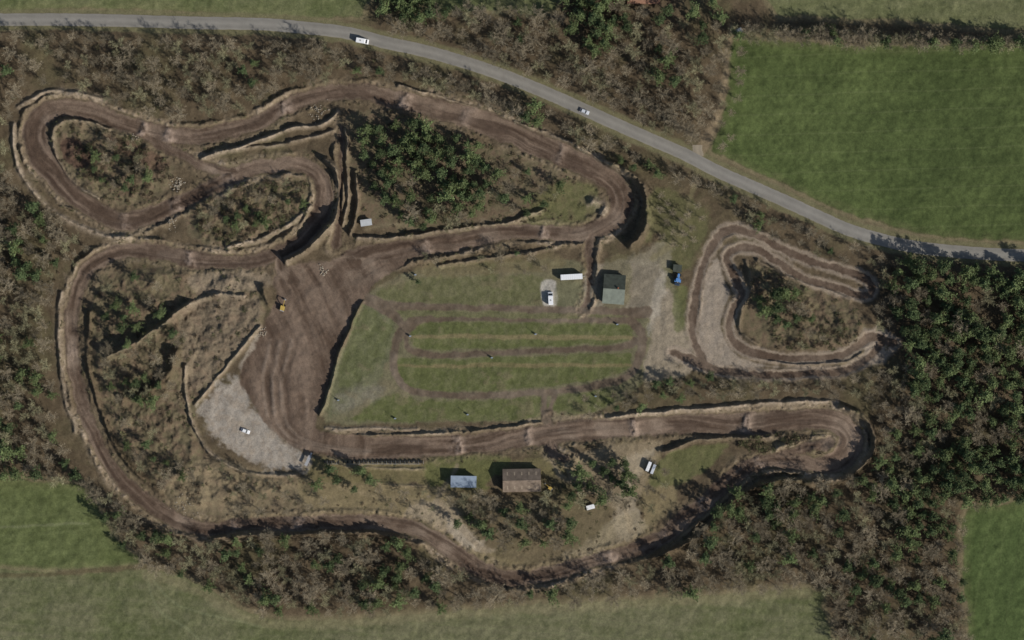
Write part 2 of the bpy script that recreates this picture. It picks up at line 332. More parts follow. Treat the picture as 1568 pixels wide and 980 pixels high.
# plaza
pm=ss(2.5,-2.5,E_plaza+nC*2+nB*1.5)
pstreak=fbm((GX*0.35+GY*0.94)*0.35,(GX*0.94-GY*0.35+0.0012*(GY-520)**2)*2.4+nA*5,34,111,4,0.65)
n=np.clip(0.45+0.75*pstreak+0.3*nA,0,1)[...,None]
pcol=K(77,63,52)*(1-n)+K(112,96,82)*n
up=np.clip(ss(470,400,GY)*ss(-0.4,0.6,nB)*0.6,0,1)[...,None]
pcol=pcol*(1-up)+K(132,116,100)*up
C=C*(1-pm[...,None])+pcol*pm[...,None]
H+=pm*pstreak*0.12
for k,off in enumerate([0,9,17,27,36,46]):
    pts=[(455-off*0.9,520),(440-off*0.8,580),(440-off*0.7,630),(462-off*0.6,668+off*0.15),(520,685+off*0.2),(600,688+off*0.05)]
    e,_,_=polydist(smooth([(x,y,1.0) for x,y in pts],5),12)
    rmk=np.exp(-(e/1.8)**2)*pm*np.clip(0.7+nB*0.5,0,1)
    paint(rmk*0.4,K(142,127,112) if k%2 else K(66,54,45)); H+=rmk*(0.15 if k%2 else -0.15)
# kart track
km=ss(1.2,-1.2,E_kart+nC*1.3); n=np.clip(0.5+0.6*nA+0.3*nB+0.2*nC,0,1)[...,None]
kc=K(80,66,55)*(1-n)+K(104,90,77)*n
C=C*(1-km[...,None])+kc*km[...,None]
H-=km*0.15
# paddock roads
rm2=ss(1.8,-1.2,E_pad+nC*1.2+nB*0.6)*(1-pm); n=np.clip(0.4+0.5*nA+0.4*nB,0,1)[...,None]
rc=K(89,77,64)*(1-n)+K(112,100,86)*n
C=C*(1-rm2[...,None])+rc*rm2[...,None]
C*= (1+0.14*nE+0.09*nC+0.13*rs)[...,None]
C=np.clip(C,0.01,0.7)
rf=ss(26,14,E_road+10.5)
Hroad=fbm(GX,GY,400,5,2)*0.3
H=H*(1-rf)+Hroad*rf
H+=rs*0.03*(1-rf)
edge=np.minimum(np.minimum(GX-X0,X1-GX),np.minimum(GY-Y0,Y1-GY))
H*=ss(0,60,edge)
def idx(px,py):
    return min(max(int(round((py-Y0)/(Y1-Y0)*(NY-1))),0),NY-1),min(max(int(round((px-X0)/(X1-X0)*(NX-1))),0),NX-1)
def hat(px,py): return float(H[idx(px,py)])
def samp(arr,px,py): return float(arr[idx(px,py)])
# ------------------------------------------------------------ materials
def newmat(name):
    m=bpy.data.materials.new(name); m.use_nodes=True
    nt=m.node_tree; b=nt.nodes['Principled BSDF']; b.inputs['Roughness'].default_value=0.95
    b.inputs['Specular IOR Level'].default_value=0.15
    return m,nt,b
def groundmat(name,s1,s2,a1,a2,bump,spec=0.1):
    m,nt,b=newmat(name); b.inputs['Specular IOR Level'].default_value=spec
    N=nt.nodes.new; Lk=nt.links.new
    at=N('ShaderNodeAttribute'); at.attribute_name='Col'
    tc=N('ShaderNodeTexCoord')
    cur=at.outputs['Color']
    for sc,am in ((s1,a1),(s2,a2)):
        no=N('ShaderNodeTexNoise'); no.inputs['Scale'].default_value=sc; no.inputs['Detail'].default_value=3; no.inputs['Roughness'].default_value=0.65
        Lk(tc.outputs['Object'],no.inputs['Vector'])
        mr=N('ShaderNodeMapRange'); mr.inputs[1].default_value=0.25; mr.inputs[2].default_value=0.75; mr.inputs[3].default_value=1-am; mr.inputs[4].default_value=1+am
        Lk(no.outputs['Fac'],mr.inputs[0])
        mx=N('ShaderNodeVectorMath'); mx.operation='SCALE'
        Lk(cur,mx.inputs[0]); Lk(mr.outputs[0],mx.inputs['Scale']); cur=mx.outputs[0]
        last=no
    Lk(cur,b.inputs['Base Color'])
    bp=N('ShaderNodeBump'); bp.inputs['Strength'].default_value=bump; bp.inputs['Distance'].default_value=0.25
    Lk(last.outputs['Fac'],bp.inputs['Height']); Lk(bp.outputs[0],b.inputs['Normal'])
    return m
M_ground=groundmat('soil_and_grass',0.35,1.6,0.10,0.24,0.6)
M_dirt=groundmat('dirt',0.3,1.8,0.10,0.20,0.7)
M_gravel=groundmat('gravel',0.4,2.5,0.08,0.16,0.5)
def simple(name,col,rough=0.6,spec=0.3,ns=2.0,na=0.12,metal=0,rnd=0.0,stripe=None):
    m,nt,b=newmat(name); N=nt.nodes.new; Lk=nt.links.new
    b.inputs['Roughness'].default_value=rough; b.inputs['Specular IOR Level'].default_value=spec; b.inputs['Metallic'].default_value=metal
    tc=N('ShaderNodeTexCoord'); no=N('ShaderNodeTexNoise'); no.inputs['Scale'].default_value=ns; no.inputs['Detail'].default_value=1 if rnd else 3
    Lk(tc.outputs['Object'],no.inputs['Vector'])
    mr=N('ShaderNodeMapRange'); mr.inputs[1].default_value=0.3; mr.inputs[2].default_value=0.7; mr.inputs[3].default_value=1-na; mr.inputs[4].default_value=1+na
    Lk(no.outputs['Fac'],mr.inputs[0]); cur=mr.outputs[0]
    if rnd:
        oi=N('ShaderNodeObjectInfo'); m2=N('ShaderNodeMapRange'); m2.inputs[3].default_value=1-rnd; m2.inputs[4].default_value=1+rnd
        Lk(oi.outputs['Random'],m2.inputs[0]); mu=N('ShaderNodeMath'); mu.operation='MULTIPLY'; Lk(cur,mu.inputs[0]); Lk(m2.outputs[0],mu.inputs[1]); cur=mu.outputs[0]
    if stripe:
        wv=N('ShaderNodeTexWave'); wv.bands_direction='X'; wv.inputs['Scale'].default_value=stripe; Lk(tc.outputs['Object'],wv.inputs['Vector'])
        m3=N('ShaderNodeMapRange'); m3.inputs[3].default_value=0.85; m3.inputs[4].default_value=1.12; Lk(wv.outputs['Fac'],m3.inputs[0])
        mu=N('ShaderNodeMath'); mu.operation='MULTIPLY'; Lk(cur,mu.inputs[0]); Lk(m3.outputs[0],mu.inputs[1]); cur=mu.outputs[0]
    vm=N('ShaderNodeVectorMath'); vm.operation='SCALE'; vm.inputs[0].default_value=tuple(float(c) for c in col); Lk(cur,vm.inputs['Scale'])
    Lk(vm.outputs[0],b.inputs['Base Color'])
    return m
# ------------------------------------------------------------ ground meshes
VX=((GX-784)*S).ravel(); VY=((490-GY)*S).ravel(); VZ=H.ravel()
VC=np.concatenate([C.reshape(-1,3),np.ones((NX*NY,1))],1)
jj,ii=np.meshgrid(np.arange(NY-1),np.arange(NX-1),indexing='ij')
v00=(jj*NX+ii).ravel(); Fq=np.stack([v00,v00+NX,v00+NX+1,v00+1],1)
def facev(a): return a[:-1,:-1].ravel()
lab=np.zeros(len(Fq),int)
lab[facev(E_pad)<0]=3
lab[facev(E_kart)<0]=2
lab[(facev(E_main)<0)|(facev(E_plaza)<0)]=1
def addmesh(name,verts,quads,cols,mat,smoothf=True):
    me=bpy.data.meshes.new(name)
    me.vertices.add(len(verts)); me.vertices.foreach_set('co',verts.astype(np.float32).ravel())
    me.loops.add(quads.size); me.loops.foreach_set('vertex_index',quads.astype(np.int32).ravel())
    me.polygons.add(len(quads)); k=quads.shape[1]
    me.polygons.foreach_set('loop_start',np.arange(0,quads.size,k,dtype=np.int32))
    me.update(calc_edges=True)
    if smoothf: me.polygons.foreach_set('use_smooth',np.ones(len(quads),bool))
    if cols is not None:
        ca=me.color_attributes.new('Col','FLOAT_COLOR','POINT'); ca.data.foreach_set('color',cols.astype(np.float32).ravel())
    me.materials.append(mat)
    return me
def linkobj(name,me,parent=None):
    o=bpy.data.objects.new(name,me); root.objects.link(o)
    if parent: o.parent=parent
    return o
for li,(nm,mt) in enumerate([('ground',M_ground),('dirt_race_track',M_dirt),('dirt_practice_track',M_dirt),('paddock_gravel_road',M_gravel)]):
    F=Fq[lab==li]; u,inv=np.unique(F,return_inverse=True); F=inv.reshape(F.shape)
    V=np.stack([VX[u],VY[u],VZ[u]],1); Cc=VC[u]
    if li==0:
        xa,xb,ya,yb=(X0-784)*S,(X1-784)*S,(490-Y1)*S,(490-Y0)*S; B=7000
        xxs=[-B,xa,xb,B]; yys=[-B,ya,yb,B]
        n0=len(V); ev=np.array([[x,y,0.0] for y in yys for x in xxs]); ec=np.tile(np.append(K(84,88,58),1),(16,1))
        ef=[[n0+j*4+i,n0+j*4+i+1,n0+(j+1)*4+i+1,n0+(j+1)*4+i] for j in range(3) for i in range(3) if not(i==1 and j==1)]
        V=np.concatenate([V,ev]); Cc=np.concatenate([Cc,ec]); F=np.concatenate([F,np.array(ef)])
    linkobj(nm,addmesh(nm,V,F,Cc,mt))
def ribbon(name,pts,hw,z,col,mat,jit=0.0):
    P=smooth(pts,12); vs=[];cs=[];fs=[]
    offs=[-1,-0.93,-0.6,-0.35,0,0.35,0.6,0.93,1]
    for k,p in enumerate(P):
        a=P[max(k-1,0)]; b=P[min(k+1,len(P)-1)]; dx,dy=b[0]-a[0],b[1]-a[1]; l=math.hypot(dx,dy); nx,ny=-dy/l,dx/l
        for q,o in enumerate(offs):
            w=hw*o
            if abs(o)==1: w+=math.copysign(jit*random.uniform(-1,1),o)
            x,y=p[0]+nx*w,p[1]+ny*w; wx,wy=W(x,y); vs.append((wx,wy,hat(p[0],p[1])+z-(0.06 if abs(o)==1 else 0)))
            f=1.0+0.10*math.cos(o*math.pi*2.0*0.8)+0.05*random.uniform(-1,1)
            c=np.array(col)*f
            if abs(o)==1: c=c*0.5+K(116,106,84)*0.5
            cs.append((c[0],c[1],c[2],1))
    n=len(offs)
    for k in range(len(P)-1):
        for q in range(n-1): fs.append([k*n+q,k*n+q+1,(k+1)*n+q+1,(k+1)*n+q])
    return linkobj(name,addmesh(name,np.array(vs),np.array(fs),np.array(cs),mat))
M_asph=groundmat('asphalt',0.12,2.5,0.10,0.07,0.1)
ribbon('asphalt_road',road_pts,9.3,0.10,K(126,122,114),M_asph,0.8)
ribbon('field_access_apron',[(1070,240),(1068,230),(1068,222)],7,0.075,K(138,128,111),M_asph,1.5)
# ------------------------------------------------------------ tree meshes
def tube(V,F,p,q,r0,r1,n=4):
    d=(q-p); 
    if d.length<1e-6: return
    d.normalize(); a=d.orthogonal().normalized(); b=d.cross(a); k=len(V)
    for c,r in ((p,r0),(q,r1)):
        for i in range(n):
            t=2*math.pi*i/n; V.append(c+a*(r*math.cos(t))+b*(r*math.sin(t)))
    for i in range(n): F.append((k+i,k+(i+1)%n,k+n+(i+1)%n,k+n+i))
def twig(V,F,p,q,w):
    d=(q-p).normalized(); a=d.cross(Vector((random.uniform(-1,1),random.uniform(-1,1),random.uniform(-1,1))))
    if a.length<1e-4: a=d.orthogonal()
    a.normalize(); k=len(V); V.extend([p-a*w,p+a*w,q]); F.append((k,k+1,k+2))
def rv(s=1): return Vector((random.gauss(0,s),random.gauss(0,s),random.gauss(0,s)))
def baretree(seed,Ht=10,R=3.8,dens=1.0,tw=0.042):
    random.seed(seed); V=[];F=[]
    z0=-0.5; lean=Vector((random.uniform(-.06,.06),random.uniform(-.06,.06),1))
    def P(z): return lean*z
    for i in range(5): tube(V,F,P(z0+(Ht*0.72-z0)*i/5),P(z0+(Ht*0.72-z0)*(i+1)/5),0.22*(1-i/6.5),0.22*(1-(i+1)/6.5),6)
    nl=int(11*dens)+2
    for i in range(nl):
        z=Ht*(0.28+0.45*i/nl); az=i*2.4+random.uniform(-.4,.4)
        reach=R*random.uniform(0.65,1.1)*(1.0-0.35*i/nl)
        d=Vector((math.cos(az)*reach,math.sin(az)*reach,Ht*random.uniform(0.18,0.38)))
        p=P(z); pts=[p]
        for k in range(1,5):
            t=k/4; pts.append(p+Vector((d.x*t,d.y*t,d.z*t**1.2))+rv(0.2))
        for k in range(4): tube(V,F,pts[k],pts[k+1],0.10*(1-k/4.6),0.10*(1-(k+1)/4.6),3)
        for k in range(1,5):
            for _ in range(3):
                b0=pts[k]; bd=Vector((d.x,d.y,0)).normalized()*random.uniform(0.1,0.8)+Vector((random.uniform(-1,1),random.uniform(-1,1),random.uniform(0.1,1)))
                bl=random.uniform(0.8,1.5)*R/3.8; b1=b0+bd.normalized()*bl
                twig(V,F,b0,b1,0.055)
                for _ in range(int(9*dens)):
                    t=random.uniform(0.2,1); c0=b0.lerp(b1,t); c1=c0+(bd.normalized()*0.5+rv(0.55)+Vector((0,0,0.25))).normalized()*random.uniform(0.5,1.15)
                    twig(V,F,c0,c1,tw)
    return V,F
def leaf(V,F,c,s):
    a=rv(1).normalized(); b=a.cross(rv(1)).normalized(); a=a*s;b=b*s*random.uniform(0.4,0.8); k=len(V)
    V.extend([c-a,c+b,c+a*random.uniform(.7,1.2),c-b]); F.append((k,k+1,k+2,k+3))
def pinetree(seed,Ht=11,R=2.8,n=150,low=0.3,leafn=12,ls=0.26):
    random.seed(seed); V=[];F=[]
    for i in range(4): tube(V,F,Vector((0,0,-0.5+(Ht*.93+.5)*i/4)),Vector((0,0,-0.5+(Ht*.93+.5)*(i+1)/4)),0.22*(1-i/4.6),0.22*(1-(i+1)/4.6),6)
    lob=[(random.uniform(0,6.28),random.uniform(0.12,0.35)) for _ in range(3)]
    LV=[];LF=[]
    nb=n//5
    for i in range(nb):
        t=(i+0.5)/nb; z=Ht*(low+(1-low)*t)
        prof=math.sin(min(1,(1-t)*1.25+0.12)*math.pi/2)**0.8
        az=i*2.399+random.uniform(-.3,.3)
        r=R*prof*(1+sum(a*math.cos(az*(q+1)-p) for q,(p,a) in enumerate(lob)))*random.uniform(0.75,1.1)
        tip=Vector((math.cos(az)*r,math.sin(az)*r,z+random.uniform(-.1,.5)))
        b0=Vector((0,0,z-0.3)); tube(V,F,b0,tip,0.05,0.015,3)
        for k in range(5):
            c=b0.lerp(tip,0.3+0.72*k/4)+rv(0.22); cr=random.uniform(0.35,0.6)
            for _ in range(leafn):
                leaf(LV,LF,c+rv(cr*0.55),random.uniform(0.7,1.3)*ls)
    nw=len(F); off=len(V); V+=LV; F+=[tuple(i+off for i in f) for f in LF]
    return V,F,nw
def bush(seed,R=0.9,n=14,leafn=7,ls=0.15,twigs=30):
    random.seed(seed); V=[];F=[]
    for _ in range(twigs):
        az=random.uniform(0,6.28); r=random.uniform(0.2,1)*R
        twig(V,F,Vector((random.gauss(0,.1),random.gauss(0,.1),-0.1)),Vector((math.cos(az)*r,math.sin(az)*r,R*random.uniform(0.5,1.0))),0.03)
    nw=len(F)
    for _ in range(n):
        az=random.uniform(0,6.28); r=random.uniform(0,1)**0.6*R; c=Vector((math.cos(az)*r,math.sin(az)*r,R*random.uniform(0.25,0.9)*(1-0.4*(r/R)**2)))
        for _ in range(leafn): leaf(V,F,c+rv(0.14*R),ls*random.uniform(.6,1.3))
    return V,F,nw
def mk(name,V,F,mats,nw=None):
    me=bpy.data.meshes.new(name); me.from_pydata([tuple(v) for v in V],[],F)
    for m in mats: me.materials.append(m)
    if nw is not None:
        ix=np.zeros(len(F),np.int32); ix[nw:]=1; me.polygons.foreach_set('material_index',ix)
    me.update(); return me
M_bark=simple('bark_grey_brown',K(138,127,106),0.9,0.1,1.0,0.2,rnd=0.3)
M_bark2=simple('bark_olive',K(138,133,104),0.9,0.1,1.0,0.2,rnd=0.3)
M_pbark=simple('pine_bark',K(110,84,64),0.9,0.1,3.0,0.2)
M_pine=simple('pine_needles',K(102,114,74),0.8,0.15,0.8,0.3,rnd=0.3)
M_pine2=simple('pine_needles_dark',K(84,97,64),0.8,0.15,0.8,0.3,rnd=0.3)
M_heath=simple('heather',K(100,87,70),0.9,0.1,1.0,0.3,rnd=0.35)
M_grs=simple('scrub_leaves',K(100,101,70),0.9,0.1,1.0,0.3,rnd=0.3)
bare=[mk('bare_tree_mesh',*baretree(s,h,r,d),[m]) for s,h,r,d,m in [(1,11,3.9,1,M_bark),(2,12,4.2,1.05,M_bark),(3,10,3.4,.9,M_bark2),(4,11,3.6,1.1,M_bark),(5,9,3.2,.9,M_bark2),(6,10,3.0,.8,M_bark)]]
pines=[]
for s,h,r,n,m in [(11,12,3.0,150,M_pine),(12,13,2.7,140,M_pine2),(13,11,3.3,160,M_pine),(14,10,2.5,130,M_pine2)]:
    V,F,nw=pinetree(s,h,r,n); pines.append(mk('pine_tree_mesh',V,F,[M_pbark,m],nw))
bushes=[]
for s,m in [(21,M_heath),(22,M_heath),(23,M_grs),(24,M_grs)]:
    V,F,nw=bush(s); bushes.append(mk('bush_mesh',V,F,[M_bark,m],nw))
def mkcoll(name,meshes,nm):
    c=bpy.data.collections.new(name)
    for i,me in enumerate(meshes): c.objects.link(bpy.data.objects.new('%s_variant_%s'%(nm,'abcdefgh'[i]),me))
    return c
COL={'bare':mkcoll('bare_tree_kinds',bare,'bare_tree'),'pine':mkcoll('pine_tree_kinds',pines,'pine_tree'),'bush':mkcoll('bush_kinds',bushes,'bush')}
def scatter(name,coll,pts):
    if not pts: return
    me=bpy.data.meshes.new(name); me.vertices.add(len(pts))
    co=[];rot=[];scl=[]
    for px,py,s in pts:
        x,y=W(px,py); co+= [x,y,hat(px,py)-0.1]; rot.append(random.uniform(0,6.28)); scl.append(s)
    me.vertices.foreach_set('co',co)
    a=me.attributes.new('rot','FLOAT','POINT'); a.data.foreach_set('value',rot)
    a=me.attributes.new('scl','FLOAT','POINT'); a.data.foreach_set('value',scl)
    o=linkobj(name,me)
    ng=bpy.data.node_groups.new('scatter_'+name,'GeometryNodeTree')
    ng.interface.new_socket('Geometry',in_out='INPUT',socket_type='NodeSocketGeometry')
    ng.interface.new_socket('Geometry',in_out='OUTPUT',socket_type='NodeSocketGeometry')
    N=ng.nodes.new; Lk=ng.links.new
    gi=N('NodeGroupInput'); go=N('NodeGroupOutput'); ip=N('GeometryNodeInstanceOnPoints'); ci=N('GeometryNodeCollectionInfo')
    ci.inputs[0].default_value=coll; ci.inputs['Separate Children'].default_value=True; ci.inputs['Reset Children'].default_value=True
    ip.inputs['Pick Instance'].default_value=True
    ar=N('GeometryNodeInputNamedAttribute'); ar.data_type='FLOAT'; ar.inputs['Name'].default_value='rot'
    asx=N('GeometryNodeInputNamedAttribute'); asx.data_type='FLOAT'; asx.inputs['Name'].default_value='scl'
    cx=N('ShaderNodeCombineXYZ'); Lk(ar.outputs['Attribute'],cx.inputs['Z'])
    Lk(gi.outputs[0],ip.inputs['Points']); Lk(ci.outputs[0],ip.inputs['Instance']); Lk(cx.outputs[0],ip.inputs['Rotation']); Lk(asx.outputs['Attribute'],ip.inputs['Scale']); Lk(ip.outputs[0],go.inputs[0])
    md=o.modifiers.new('scatter','NODES'); md.node_group=ng
    return o
def inpoly(x,y,P):
    c=False; n=len(P)
    for i in range(n):
        xa,ya=P[i]; xb,yb=P[(i+1)%n]
        if (ya>y)!=(yb>y) and x<(xb-xa)*(y-ya)/(yb-ya)+xa: c=not c
    return c
placed={}
def tryp(x,y,sp):
    cx,cy=int(x//30),int(y//30)
    for i in (-1,0,1):
        for j in (-1,0,1):
            for (a,b,s) in placed.get((cx+i,cy+j),()):
                if (a-x)**2+(b-y)**2<((sp+s)/2)**2: return False
    placed.setdefault((cx,cy),[]).append((x,y,sp)); return True
Enogo=np.minimum(np.minimum(E_main,E_plaza),np.minimum(E_kart+2,E_road-2))
Enogo=np.minimum(Enogo,E_pad+4)
for bx,by,br in ((710,737,26),(799,735,38),(940,443,32),(561,341,14),(993,714,12),(904,776,12)): Enogo=np.minimum(Enogo,np.hypot(GX-bx,GY-by)-br+6)
barepts=[];pinepts=[]
def wood(P,sp,pf,smin,smax,clear=7,gap=0.0):
    xa=min(p[0] for p in P);xb=max(p[0] for p in P);ya=min(p[1] for p in P);yb=max(p[1] for p in P)
    for _ in range(int((xb-xa)*(yb-ya)/(sp*sp)*4)):
        x=random.uniform(xa,xb);y=random.uniform(ya,yb)
        if not inpoly(x,y,P): continue
        if samp(Enogo,x,y)<clear: continue
        if gap and samp(nB,x,y)+0.6*samp(nA,y*1.3,x)< gap: continue
        if not tryp(x,y,sp*random.uniform(0.75,1.3)): continue
        f=pf+(0.5*samp(nA,x+300,y) if 0<pf<1 else 0)
        s=random.uniform(smin,smax)
        (pinepts if random.random()<f else barepts).append((x,y,s))
random.seed(99)
wood([(1375,395),(1568,405),(1690,405),(1690,755),(1560,740),(1450,745),(1400,690),(1385,620),(1400,560),(1375,500),(1362,450)],15,0.8,0.75,1.4,7,-0.8)
wood([(550,195),(620,185),(680,205),(745,225),(760,250),(790,290),(760,325),(690,345),(640,350),(600,320),(560,270)],14.5,0.8,0.7,1.25,7,-0.55)
wood([(560,-20),(640,-20),(690,20),(640,32),(590,28)],13,0.9,0.9,1.2)
wood([(850,-60),(960,-60),(960,45),(915,50),(870,10)],14,0.7,0.9,1.2)
wood([(960,20),(1100,0),(1110,40),(960,55)],20,0.5,0.8,1.1)
wood([(-60,340),(40,350),(60,420),(40,500),(60,560),(0,590),(-60,590)],16,0.4,0.8,1.2)
wood([(-60,690),(60,690),(120,710),(125,735),(60,728),(-60,735)],15,0.6,0.8,1.2)
wood([(1100,760),(1200,735),(1340,735),(1400,750),(1440,800),(1450,980),(1280,980),(1260,890),(1130,880),(1060,880),(1050,840)],15,0.45,0.75,1.25,7,-0.9)
wood([(700,740),(750,760),(860,760),(890,740),(900,800),(860,835),(780,840),(710,790)],16,0.4,0.6,1.15,7,0.0)
wood([(870,735),(905,700),(960,700),(970,735),(955,775),(915,765)],15,0.75,0.7,1.25,5,-0.4)
wood([(980,740),(1020,720),(1025,770),(990,795)],17,0.1,0.6,0.9)
wood([(480,710),(560,720),(600,740),(560,760),(480,745)],19,0.7,0.5,1.0,6,-0.2)
wood([(355,310),(400,300),(410,340),(370,360),(340,340)],13,0.8,0.5,0.9)
wood([(400,285),(475,275),(480,310),(440,325),(400,320)],19,0.4,0.5,0.8)
wood([(315,305),(355,290),(360,310),(330,350),(305,345)],15,0.2,0.5,0.8)
wood([(150,210),(200,225),(235,265),(215,295),(165,290),(140,255)],15,0.4,0.5,0.9,6,-0.3)
wood([(165,420),(230,420),(285,440),(240,490),(190,510),(160,480)],16,0.3,0.6,1.0,6,-0.2)
wood([(145,530),(240,520),(290,500),(265,610),(240,620),(170,610)],15,0.35,0.6,1.0,5,-0.3)
wood([(1160,430),(1215,430),(1230,480),(1190,505),(1160,480)],14,0.9,0.7,1.2)
wood([(1210,470),(1290,470),(1300,520),(1220,530)],20,0.5,0.5,0.8)
wood([(760,250),(850,275),(870,300),(830,330),(790,330)],18,0.35,0.5,0.9,6,-0.2)
wood([(160,620),(230,640),(270,700),(320,730),(240,745),(190,700)],18,0.25,0.5,0.9,5,-0.2)
wood([(720,385),(790,375),(850,380),(860,405),(800,420),(700,412)],22,0.15,0.4,0.7,6,0.0)
wood([(-90,45),(300,50),(450,54),(600,80),(700,108),(850,172),(950,215),(1080,278),(1110,300),(1000,270),(940,245),(880,215),(800,180),(720,150),(620,125),(520,118),(440,130),(400,150),(340,180),(280,185),(220,175),(160,145),(110,130),(60,130),(30,160),(8,200),(12,250),(40,310),(-90,330)],15.5,0.03,0.6,1.15,13,-1.0)
wood([(-90,320),(40,300),(90,335),(130,370),(90,400),(80,470),(78,560),(88,640),(115,700),(140,745),(60,728),(-90,730)],15.5,0.1,0.65,1.2,13,-1.0)
wood([(590,30),(700,0),(850,25),(960,40),(1110,30),(1112,100),(1085,180),(1060,215),(1000,200),(900,155),(800,110),(700,80),(620,60)],15.5,0.06,0.7,1.25,6,-1.0)
wood([(1112,45),(1240,50),(1400,60),(1600,66),(1690,68),(1690,78),(1400,70),(1240,64),(1120,58)],9,0.1,0.9,1.2,3)
wood([(1118,65),(1150,72),(1140,130),(1125,200),(1112,228),(1092,232),(1105,180),(1112,120)],17,0.0,0.5,0.85,3)
wood([(1100,290),(1180,320),(1300,375),(1370,400),(1400,395),(1365,470),(1375,520),(1340,500),(1345,420),(1240,390),(1130,335)],16,0.1,0.5,0.9,7)
wood([(1080,262),(1180,305),(1340,372),(1340,385),(1180,325),(1080,285)],13,0.0,0.45,0.7,5)
wood([(930,600),(1060,575),(1200,585),(1330,575),(1390,560),(1390,650),(1345,640),(1310,605),(1200,605),(1050,612),(940,630)],13,0.1,0.5,0.85,6)
wood([(1340,600),(1400,600),(1420,700),(1480,745),(1480,770),(1455,830),(1470,980),(1420,980),(1440,800),(1340,730),(1350,680)],15,0.3,0.7,1.15,10)
wood([(1470,765),(1570,745),(1690,750),(1690,765),(1568,765),(1482,778),(1470,850),(1480,980),(1460,980)],12,0.25,0.7,1.0)
wood([(135,745),(200,780),(240,805),(310,830),(420,818),(520,815),(600,822),(680,865),(760,905),(860,900),(960,870),(1060,850),(1130,880),(1250,895),(1000,912),(760,925),(560,940),(400,938),(300,888),(225,868),(185,830),(155,780)],15,0.2,0.7,1.2,10,-1.0)
wood([(1265,900),(1300,900),(1300,990),(1280,990)],14,0.5,0.8,1.1)
wood([(330,700),(460,735),(500,760),(560,790),(420,790),(340,780)],19,0.05,0.45,0.8,7,-0.3)
wood([(560,740),(680,750),(690,780),(600,785)],21,0.1,0.45,0.8,6,-0.2)
wood([(880,600),(960,590),(960,620),(900,640)],16,0.1,0.5,0.7,4)
wood([(1100,850),(1260,850),(1260,890),(1050,900)],14,0.4,0.8,1.1)
wood([(100,385),(110,370),(150,375),(110,420)],14,0.1,0.5,0.7,6)
scatter('bare_tree_woodland',COL['bare'],barepts)
scatter('pine_tree_woodland',COL['pine'],pinepts)
bp=[]
random.seed(5)
def under(P,n,smin,smax,clear=3):
    xa=min(p[0] for p in P);xb=max(p[0] for p in P);ya=min(p[1] for p in P);yb=max(p[1] for p in P)
    for _ in range(n):
        x=random.uniform(xa,xb);y=random.uniform(ya,yb)
        if inpoly(x,y,P) and samp(Enogo,x,y)>clear and samp(nB,x,y)>-0.15: bp.append((x,y,random.uniform(smin,smax)))
for p in scrubpolys: under(p,700,0.4,1.5)
under([(540,180),(620,175),(880,270),(900,330),(820,340),(560,350)],700,0.5,1.4)
under([(0,45),(600,80),(1100,290),(940,240),(520,118),(220,175),(60,130),(8,200),(40,310),(130,370),(80,470),(88,640),(140,745),(-90,730),(-90,45)],1100,0.5,1.3,3)
under([(1100,290),(1370,400),(1690,405),(1690,760),(1480,770),(1470,980),(1280,980),(1250,895),(760,925),(400,938),(225,868),(310,830),(600,822),(760,905),(1060,850),(1150,750),(1340,720),(1345,640),(1310,605),(930,620),(1060,575),(1350,560),(1345,420)],1000,0.5,1.4,3)
under([(330,700),(460,735),(700,760),(740,840),(860,862),(1010,800),(1000,730),(880,735),(700,760),(600,785),(340,780)],500,0.4,1.0,3)
for _ in range(6000):
    i=random.randrange(len(mp)); r=mp[i][2]+random.uniform(3,16); a=random.uniform(0,6.28)
    x=mp[i][0]+r*math.cos(a); y=mp[i][1]+r*math.sin(a)
    if samp(Enogo,x,y)>2.5 and samp(E_pad,x,y)>12 and samp(nE,x,y)>0.15: bp.append((x,y,random.uniform(.25,.85)))
scatter('heath_undergrowth',COL['bush'],bp)
# ------------------------------------------------------------ object helpers
def empty(name,px,py,rot=0.0,z=None):
    o=bpy.data.objects.new(name,None); root.objects.link(o); x,y=W(px,py)
    o.location=(x,y,hat(px,py) if z is None else z); o.rotation_euler=(0,0,rot); return o
def part(par,name,V,F,mat,bev=0.0):
    me=bpy.data.meshes.new(name); me.from_pydata(V,[],F); me.materials.append(mat); me.update()
    o=linkobj(name,me,par)
    if bev>0:
        b=o.modifiers.new('b','BEVEL'); b.width=bev; b.segments=2
    return o
def box(par,name,c,s,mat,bev=0.0,taper=1.0):
    x,y,z=c; a,b,h=s[0]/2,s[1]/2,s[2]/2
    V=[(x-a,y-b,z-h),(x+a,y-b,z-h),(x+a,y+b,z-h),(x-a,y+b,z-h)]+[(x+i*a*taper,y+j*b*taper,z+h) for i,j in((-1,-1),(1,-1),(1,1),(-1,1))]
    return part(par,name,V,[(3,2,1,0),(4,5,6,7),(0,1,5,4),(1,2,6,5),(2,3,7,6),(3,0,4,7)],mat,bev)
def prism(par,name,prof,y0,y1,mat,bev=0.0):
    n=len(prof); V=[(x,y0,z) for x,z in prof]+[(x,y1,z) for x,z in prof]
    F=[tuple(range(n)),tuple(range(2*n-1,n-1,-1))]+[(i,i+n,(i+1)%n+n,(i+1)%n) for i in range(n)]
    return part(par,name,V,F,mat,bev)
def wheel(par,name,c,r,w,mat):
    V=[];n=16
    for yy in (-w/2,w/2):
        for i in range(n): V.append((c[0]+r*math.cos(2*math.pi*i/n),c[1]+yy,c[2]+r*math.sin(2*math.pi*i/n)))
    return part(par,name,V,[tuple(range(n)),tuple(range(2*n-1,n-1,-1))]+[(i,i+n,(i+1)%n+n,(i+1)%n) for i in range(n)],mat,0.03)
M_white=simple('white_paint',(0.72,0.72,0.71),0.4,0.5,3,0.05)
M_silver=simple('silver_paint',(0.5,0.52,0.55),0.35,0.5,3,0.05)
M_darkp=simple('dark_blue_paint',(0.03,0.045,0.07),0.3,0.5,3,0.05)
